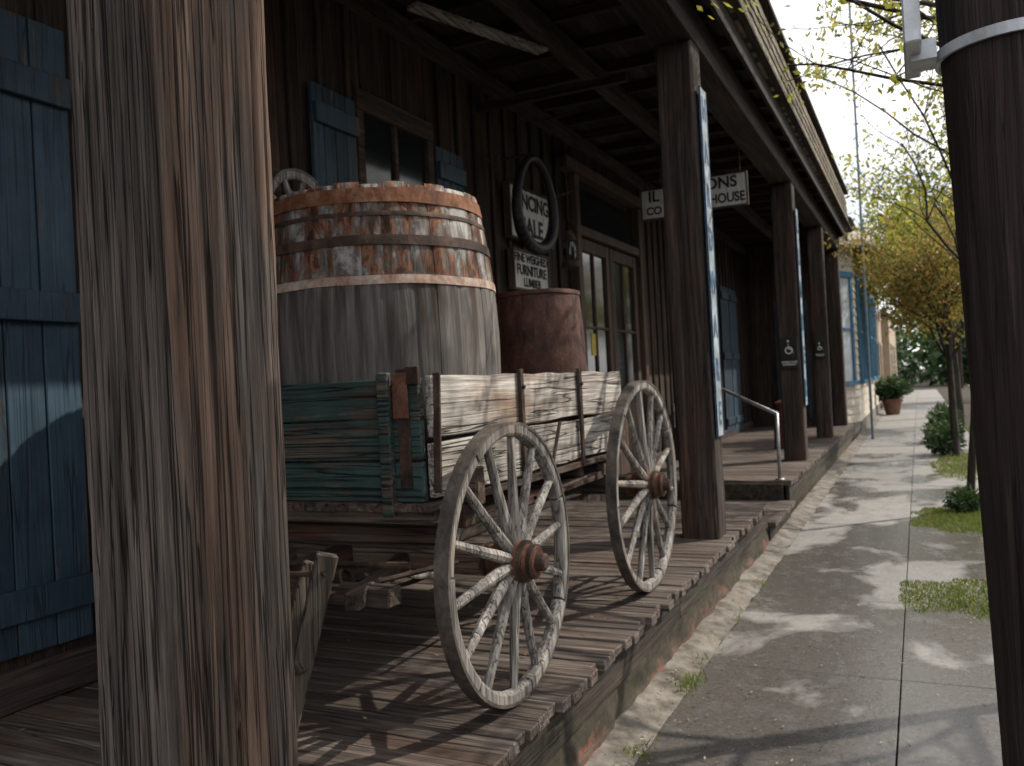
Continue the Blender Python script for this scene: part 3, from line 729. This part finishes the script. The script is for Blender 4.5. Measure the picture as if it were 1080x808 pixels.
# ---------------------------------------------------------------- right-hand utility pole
P=empty('utility_pole');mb=MB();nu=96;nv=160;vs=[]
for j in range(nv+1):
    z=-.05+7.5*j/nv
    for i in range(nu):
        t=2*math.pi*i/nu;r=.178-.006*z;n_=noise.noise(Vector((math.cos(t)*5,math.sin(t)*5,z*.5+2)))
        r+=-.007*max(0,.06-abs(n_))/.06+.003*noise.noise(Vector((math.cos(t)*2,math.sin(t)*2,z)))
        vs.append((.285-.036*(z-1.6)+r*math.cos(t),2.55+r*math.sin(t),z))
mb.add(vs,[(j*nu+i,j*nu+(i+1)%nu,(j+1)*nu+(i+1)%nu,(j+1)*nu+i) for j in range(nv) for i in range(nu)]+[tuple(nv*nu+i for i in range(nu))],0,.3)
mk('pole',mb,M_pole,P,0,True)
mb=MB();T=Matrix.Translation((.285-.036*.83,2.55,2.40))
mb.lathe([(.168,-.014),(.178,-.014),(.178,.014),(.168,.014)],T,48,closed=True)
mb.box(.02,.08,2.42,2.52,2.375,2.425);mk('steel_strap',mb,M_polestrap,P)
mb=MB();mb.box(.005,.045,2.32,2.62,2.39,3.3);mk('bracket_plate',mb,M_polestrap,P,.004)
def upole(x,y,h,r,nm='utility_pole'):
    mb=MB();mb.tube((x,y,-.06),(x,y,h),r,r*.7,12,cap=True);mb.box(x-.9,x+.9,y-.05,y+.05,h-.8,h-.68)
    for k in(-.8,-.3,.3,.8):mb.tube((x+k,y,h-.68),(x+k,y,h-.55),.03,.03,6,cap=True)
    mk(nm,mb,M_pole)
upole(2.4,30,10,.14);upole(2.4,62,10,.14)
mb=MB();mb.tube((-1.0,20.6,-.06),(-1.0,20.6,12),.03,.025,10,cap=True);mk('flag_pole',mb,simple('blue_grey_pole',(.14,.2,.25),.5))
mb=MB()
for k in(-.8,-.3,.3,.8):
    for ya,yb in((-8,30),(30,62)):
        for i in range(16):
            def q(t):return(2.4+k,ya+(yb-ya)*t,9.45-2.4*t*(1-t))
            mb.tube(q(i/16),q((i+1)/16),.008,.008,4)
for i in range(20):
    def q2(t):return(2.4-3.4*t,30-9.4*t,9.2-.9*t-1.2*t*(1-t))
    mb.tube(q2(i/20),q2((i+1)/20),.01,.01,4)
mk('power_lines',mb,M_black)
# ---------------------------------------------------------------- trees
def tree(name,base,th,tr,L0,levels,nch,seed,lmat,leaf,lpt,spread=.9,upb=.35,droop=0,clip=None,lean=(0,0),clump=.16,extra=()):
    rnd=random.Random(seed);wb=MB();lb=MB();P=empty(name)
    def leafs(p,n,tone):
        for _ in range(n):
            c=p+Vector((rnd.gauss(0,clump),rnd.gauss(0,clump),rnd.gauss(0,clump*.8)-clump*.5))
            if clip and not clip(c):continue
            a=Vector((rnd.gauss(0,1),rnd.gauss(0,1),rnd.gauss(0,1)-.5)).normalized();b=a.orthogonal().normalized()
            b=Matrix.Rotation(rnd.uniform(0,6.28),3,a)@b;s=leaf*rnd.uniform(.6,1.3)
            lb.add([c-a*s,c+b*s*.45,c+a*s,c-b*s*.45],[(0,1,2,3)],0,min(1,max(0,tone+rnd.gauss(0,.16))))
    def grow(p,d,L,r,lv):
        n=5 if lv>0 else 7;pts=[(p,r)]
        for i in range(n):
            d=(d+Vector((rnd.gauss(0,.16),rnd.gauss(0,.16),rnd.gauss(0,.1)+upb*.08-droop*.1*lv))).normalized() if lv>0 else (d+Vector((rnd.gauss(0,.04),rnd.gauss(0,.04),.05))).normalized()
            p2=p+d*L/n;r2=r*(1-.55/n) if lv<levels else r*(1-.7/n)
            if clip and lv>0 and not clip(p2):break
            wb.tube(p,p2,max(r,.0035),max(r2,.003),8 if lv<2 else 4,0,.5);p,r=p2,r2;pts.append((p,r))
            if lv>=levels-1: leafs(p,lpt if rnd.random()<.8 else 0,tone0+rnd.gauss(0,.1))
        if lv<levels and len(pts)>1:
            for k in range(nch[lv]):
                hi=len(pts)-1;lo=min(hi,max(1,int(len(pts)*(.35 if lv>0 else .55))))
                q,rq=pts[rnd.randint(lo,hi)]
                az=rnd.uniform(0,6.28)+k*2.4;dd=(d*(1-spread*.6)+Vector((math.cos(az),math.sin(az),upb+rnd.uniform(-.2,.35)))*spread).normalized()
                grow(q,dd,L*rnd.uniform(.5,.72) if lv>0 else L0*rnd.uniform(.8,1.15),rq*.55,lv+1)
    tone0=.5
    grow(Vector(base),Vector((lean[0],lean[1],1)).normalized(),th,tr,0)
    for (p0,d0,L_,r_) in extra: grow(Vector(p0),Vector(d0).normalized(),L_,r_,1)
    mk('trunk_and_limbs',wb,M_bark,P,0,True);mk('crown',lb,lmat,P)
    print(name,'leaves',len(lb.f));return P
cl=lambda c:c.x>-1.05 or c.z>5.6
tree('street_tree',(1.75,5.6,-.02),3.4,.075,2.4,3,(7,5,4),11,M_leafY,.028,7,spread=.9,upb=.25,clip=cl,clump=.06,
    extra=[((1.6,5.7,3.9),(-1,.25,.30),2.6,.03),((1.6,5.9,3.5),(-1,.7,.30),2.7,.03)])
tree('street_tree',(.42,10.4,-.02),3.6,.045,2.0,3,(8,5,4),23,M_leafY,.036,7,upb=.5,clip=cl,clump=.09)
tree('autumn_tree',(.50,16.5,-.02),2.9,.07,1.4,3,(11,6,5),31,M_leafO,.042,7,spread=.8,upb=.5,clump=.15,droop=.25)
tree('autumn_tree',(.9,25,-.02),3.2,.12,2.4,3,(10,7,5),37,M_leafY,.08,5,upb=.4,clump=.28)
tree('street_tree',(2.2,42,-.02),5,.2,3.6,3,(9,7,5),43,M_leafG,.14,8,upb=.4,clump=.4)
def bush(name,c,rx,ry,rz,n,leaf,mat,seed,pot=None):
    rnd=random.Random(seed);P=empty(name);lb=MB();wb=MB();c=Vector(c)
    for _ in range(14):
        a=rnd.uniform(0,6.28);wb.tube((c.x,c.y,c.z-rz),(c.x+math.cos(a)*rx*.6,c.y+math.sin(a)*ry*.6,c.z+rnd.uniform(-.2,.6)*rz),.012,.005,5)
    for _ in range(n):
        a=Vector((rnd.gauss(0,1),rnd.gauss(0,1),rnd.gauss(0,1))).normalized();k=rnd.uniform(.5,1)*(1+.5*noise.noise(a*2.2+Vector((seed,0,0))))
        p=c+Vector((a.x*rx*k,a.y*ry*k,a.z*rz*k));d=(a+Vector((rnd.gauss(0,.5),rnd.gauss(0,.5),rnd.gauss(0,.5)+.3))).normalized();b=d.orthogonal().normalized();s=leaf*rnd.uniform(.6,1.3)
        if p.z<.0:continue
        lb.add([p-d*s,p+b*s*.3,p+d*s,p-b*s*.3],[(0,1,2,3)],0,min(1,max(0,.3+.4*a.z+rnd.gauss(0,.2))))
    mk('stems',wb,M_bark,P);mk('leaves',lb,mat,P)
    if pot:
        mb=MB();mb.lathe([(0,0),(pot*.7,0),(pot,.45),(pot*1.08,.45),(pot*1.08,.52),(pot*.9,.52),(pot*.9,.45),(0,.45)],Matrix.Translation((c.x,c.y,0)),24);mk('pot',mb,simple('terracotta',(.20,.10,.07),.85),P)
bush('shrub',(.38,10.3,.12),.2,.25,.15,900,.035,M_leafG,3)
bush('shrub',(.33,16.8,.26),.32,.5,.3,1800,.05,M_leafG,5)
bush('shrub',(.42,19.5,.35),.35,.6,.4,1800,.07,M_leafG,6)
bush('potted_plant',(-.85,31,.85),.55,.55,.4,2600,.09,M_leafG,8,.3)
# ---------------------------------------------------------------- neighbouring cottage with angled bay
H=empty('cream_cottage');X0=-1.34
def wallseg(mb,p0,p1,z0,z1,step=.2):
    (x0,y0),(x1,y1)=p0,p1;d=Vector((x1-x0,y1-y0,0)).normalized();n=Vector((d.y,-d.x,0));z=z0
    while z<z1-.01:
        zt=min(z1,z+step);a=Vector((x0,y0,z));b=Vector((x1,y1,z))
        mb.add([a,b,Vector((x1,y1,zt))-n*.025,Vector((x0,y0,zt))-n*.025,a-n*.03,b-n*.03],[(0,1,2,3),(0,4,5,1)]);z+=step
mb=MB()
wallseg(mb,(-8,20.9),(-2.05,20.9),.3,4.7);wallseg(mb,(-2.05,20.9),(X0,22.5),.3,4.7);wallseg(mb,(X0,22.5),(X0,33),.3,4.7)
cx=[(-8,20.94),(-2.08,20.94),(X0-.04,22.52),(X0-.04,33),(-8,33)]
mb.add([(x,y,0) for x,y in cx]+[(x,y,4.75) for x,y in cx],[(i,(i+1)%5,5+(i+1)%5,5+i) for i in range(5)]+[(5,6,7,8,9)]);mk('walls',mb,M_crm,H)
mb=MB();cp=[(-8,20.88),(-2.03,20.88),(X0+.03,22.48),(X0+.03,33.02),(-8,33.02)]
mb.add([(x,y,-.06) for x,y in cp]+[(x,y,.3) for x,y in cp],[(i,(i+1)%5,5+(i+1)%5,5+i) for i in range(5)]+[(5,6,7,8,9)]);mk('plinth',mb,M_dryc,H)
M_pg=simple('pale_glass',(.42,.46,.48),.15,sc=2,var=.2)
def win(p0,p1,z0,z1,idx):
    a=Vector((p0[0],p0[1],0));b=Vector((p1[0],p1[1],0));d=(b-a).normalized();n=Vector((d.y,-d.x,0));Lw=(b-a).length
    mb=MB()
    def seg(s0,s1,za,zb,t):
        q=[a+d*s0,a+d*s1];vs=[]
        for off in(.0,t):
            for zz in(za,zb):
                for pp in q:vs.append(pp+n*off+Vector((0,0,zz)))
        mb.add(vs,[(4,5,7,6),(0,4,6,2),(5,1,3,7),(6,7,3,2),(0,1,5,4)])
    w=.09
    seg(0,w,z0,z1,.06);seg(Lw-w,Lw,z0,z1,.06);seg(-.04,Lw+.04,z1,z1+.14,.075);seg(-.06,Lw+.06,z0-.1,z0,.10)
    seg(Lw/2-w/2,Lw/2+w/2,z0,z1,.05);seg(w,Lw/2-w/2,(z0+z1)/2-.03,(z0+z1)/2+.03,.045);seg(Lw/2+w/2,Lw-w,(z0+z1)/2-.03,(z0+z1)/2+.03,.045)
    mk('window_trim_%d'%idx,mb,M_bluetrim,H)
    mb=MB();q0=a+d*.02+n*.02;q1=b-d*.02+n*.02
    mb.add([q0+Vector((0,0,z0)),q1+Vector((0,0,z0)),q1+Vector((0,0,z1)),q0+Vector((0,0,z1))],[(0,1,2,3)]);mk('window_glass_%d'%idx,mb,M_pg,H)
win((-1.97,21.08),(X0-.08,22.32),1.3,3.8,1)
for k,a in enumerate((23.2,25.8,28.6,31)):win((X0,a),(X0,a+1.5),1.3,3.8,k+2)
mb=MB()
o0=[(-2.25,20.5),(X0+.55,22.1),(X0+.55,33.2)];i0=[(-2.4,21.2),(X0-.1,22.8),(X0-.1,33.2)]
vs=[(x,y,4.62) for x,y in o0]+[(x,y,5.25) for x,y in i0]+[(x,y,4.5) for x,y in o0]+[(x,y,4.74) for x,y in i0]
mb.add(vs,[(0,1,4,3),(1,2,5,4),(6,7,1,0),(7,8,2,1),(9,10,7,6),(10,11,8,7),(0,3,9,6)]);mk('awning',mb,M_crm,H)
mb=MB();mb.add([(-1.2,20.7,5.0),(-1.2,33.2,5.0),(-4.8,33.2,7.0),(-4.8,20.7,7.0),(-8.3,20.7,4.9),(-8.3,33.2,4.9)],[(0,1,2,3),(3,2,5,4),(0,3,4)]);mk('roof',mb,M_roof,H)
H=empty('beige_house')
mb=MB();mb.box(-9,-1.6,37,46,0,6.4);mb.box(-9,-1.45,37,46,6.4,6.65);mb.box(-8.5,-1.3,48,62,0,4.2);mk('walls',mb,M_beige,H,.02)
mb=MB()
for a in(38.5,41,43.5):
    for z in(1.0,3.9):mb.box(-1.65,-1.57,a,a+1,z,z+1.6)
for a in(49,52,55,58):mb.box(-1.35,-1.28,a,a+1.1,1,2.8)
for x in(-7.5,-5.5,-3.4):
    for z in(3.9,):mb.box(x,x+.9,36.95,37.02,z,z+1.6)
mk('windows',mb,M_glass,H)
mb=MB()
for a in(38.5,41,43.5):
    for z in(1.0,3.9):mb.box(-1.6,-1.52,a-.08,a+1.08,z-.1,z-.002);mb.box(-1.6,-1.52,a-.08,a+1.08,z+1.602,z+1.72)
mk('trim',mb,M_crm,H)
mb=MB();mb.box(-4.2,-3.2,40,41,6.65,8.6);mb.box(-4.3,-3.1,39.9,41.1,8.6,8.8);mk('chimney',mb,M_brick,H)
mb=MB();mb.add([(-1.1,47.6,4.25),(-1.1,62.4,4.25),(-5,62.4,6.6),(-5,47.6,6.6),(-8.9,47.6,4.25),(-8.9,62.4,4.25)],[(0,1,2,3),(3,2,5,4),(0,3,4)]);mk('roof',mb,M_roof,H)
H=empty('brick_store');mb=MB();mb.box(14,24,-10,14,-.06,7);mb.box(13.9,24,-10.1,14.1,7,7.4);mk('walls',mb,M_brick,H)
mb=MB()
for a in range(-8,12,4):
    for z in(.8,4.2):mb.box(13.93,13.99,a,a+1.6,z,z+2)
mk('windows',mb,M_glass,H)
def mass(name,boxes,n,leaf,mat,seed):
    rnd=random.Random(seed);lb=MB()
    for (x,y,z,r) in boxes:
        for _ in range(n):
            a=Vector((rnd.gauss(0,1),rnd.gauss(0,1),rnd.gauss(0,1))).normalized();k=rnd.uniform(.55,1)*(1+.5*noise.noise(a*2+Vector((x,y,0))))
            p=Vector((x,y,z))+a*r*k
            if p.z<0:continue
            d=Vector((rnd.gauss(0,1),rnd.gauss(0,1),rnd.gauss(0,1))).normalized();b=d.orthogonal();s=leaf*rnd.uniform(.6,1.4)
            lb.add([p-d*s,p+b*s*.6,p+d*s,p-b*s*.6],[(0,1,2,3)],0,min(1,max(0,.4+.3*a.z+rnd.gauss(0,.2))))
    mk(name,lb,mat)
rr=random.Random(5)
mass('distant_trees',[(rr.uniform(-14,14),rr.uniform(72,100),rr.uniform(1.5,5),rr.uniform(2.5,4.5)) for _ in range(26)]+[(4+rr.uniform(-1,6),rr.uniform(60,90),3,3) for _ in range(8)],600,.3,M_leafG,4)
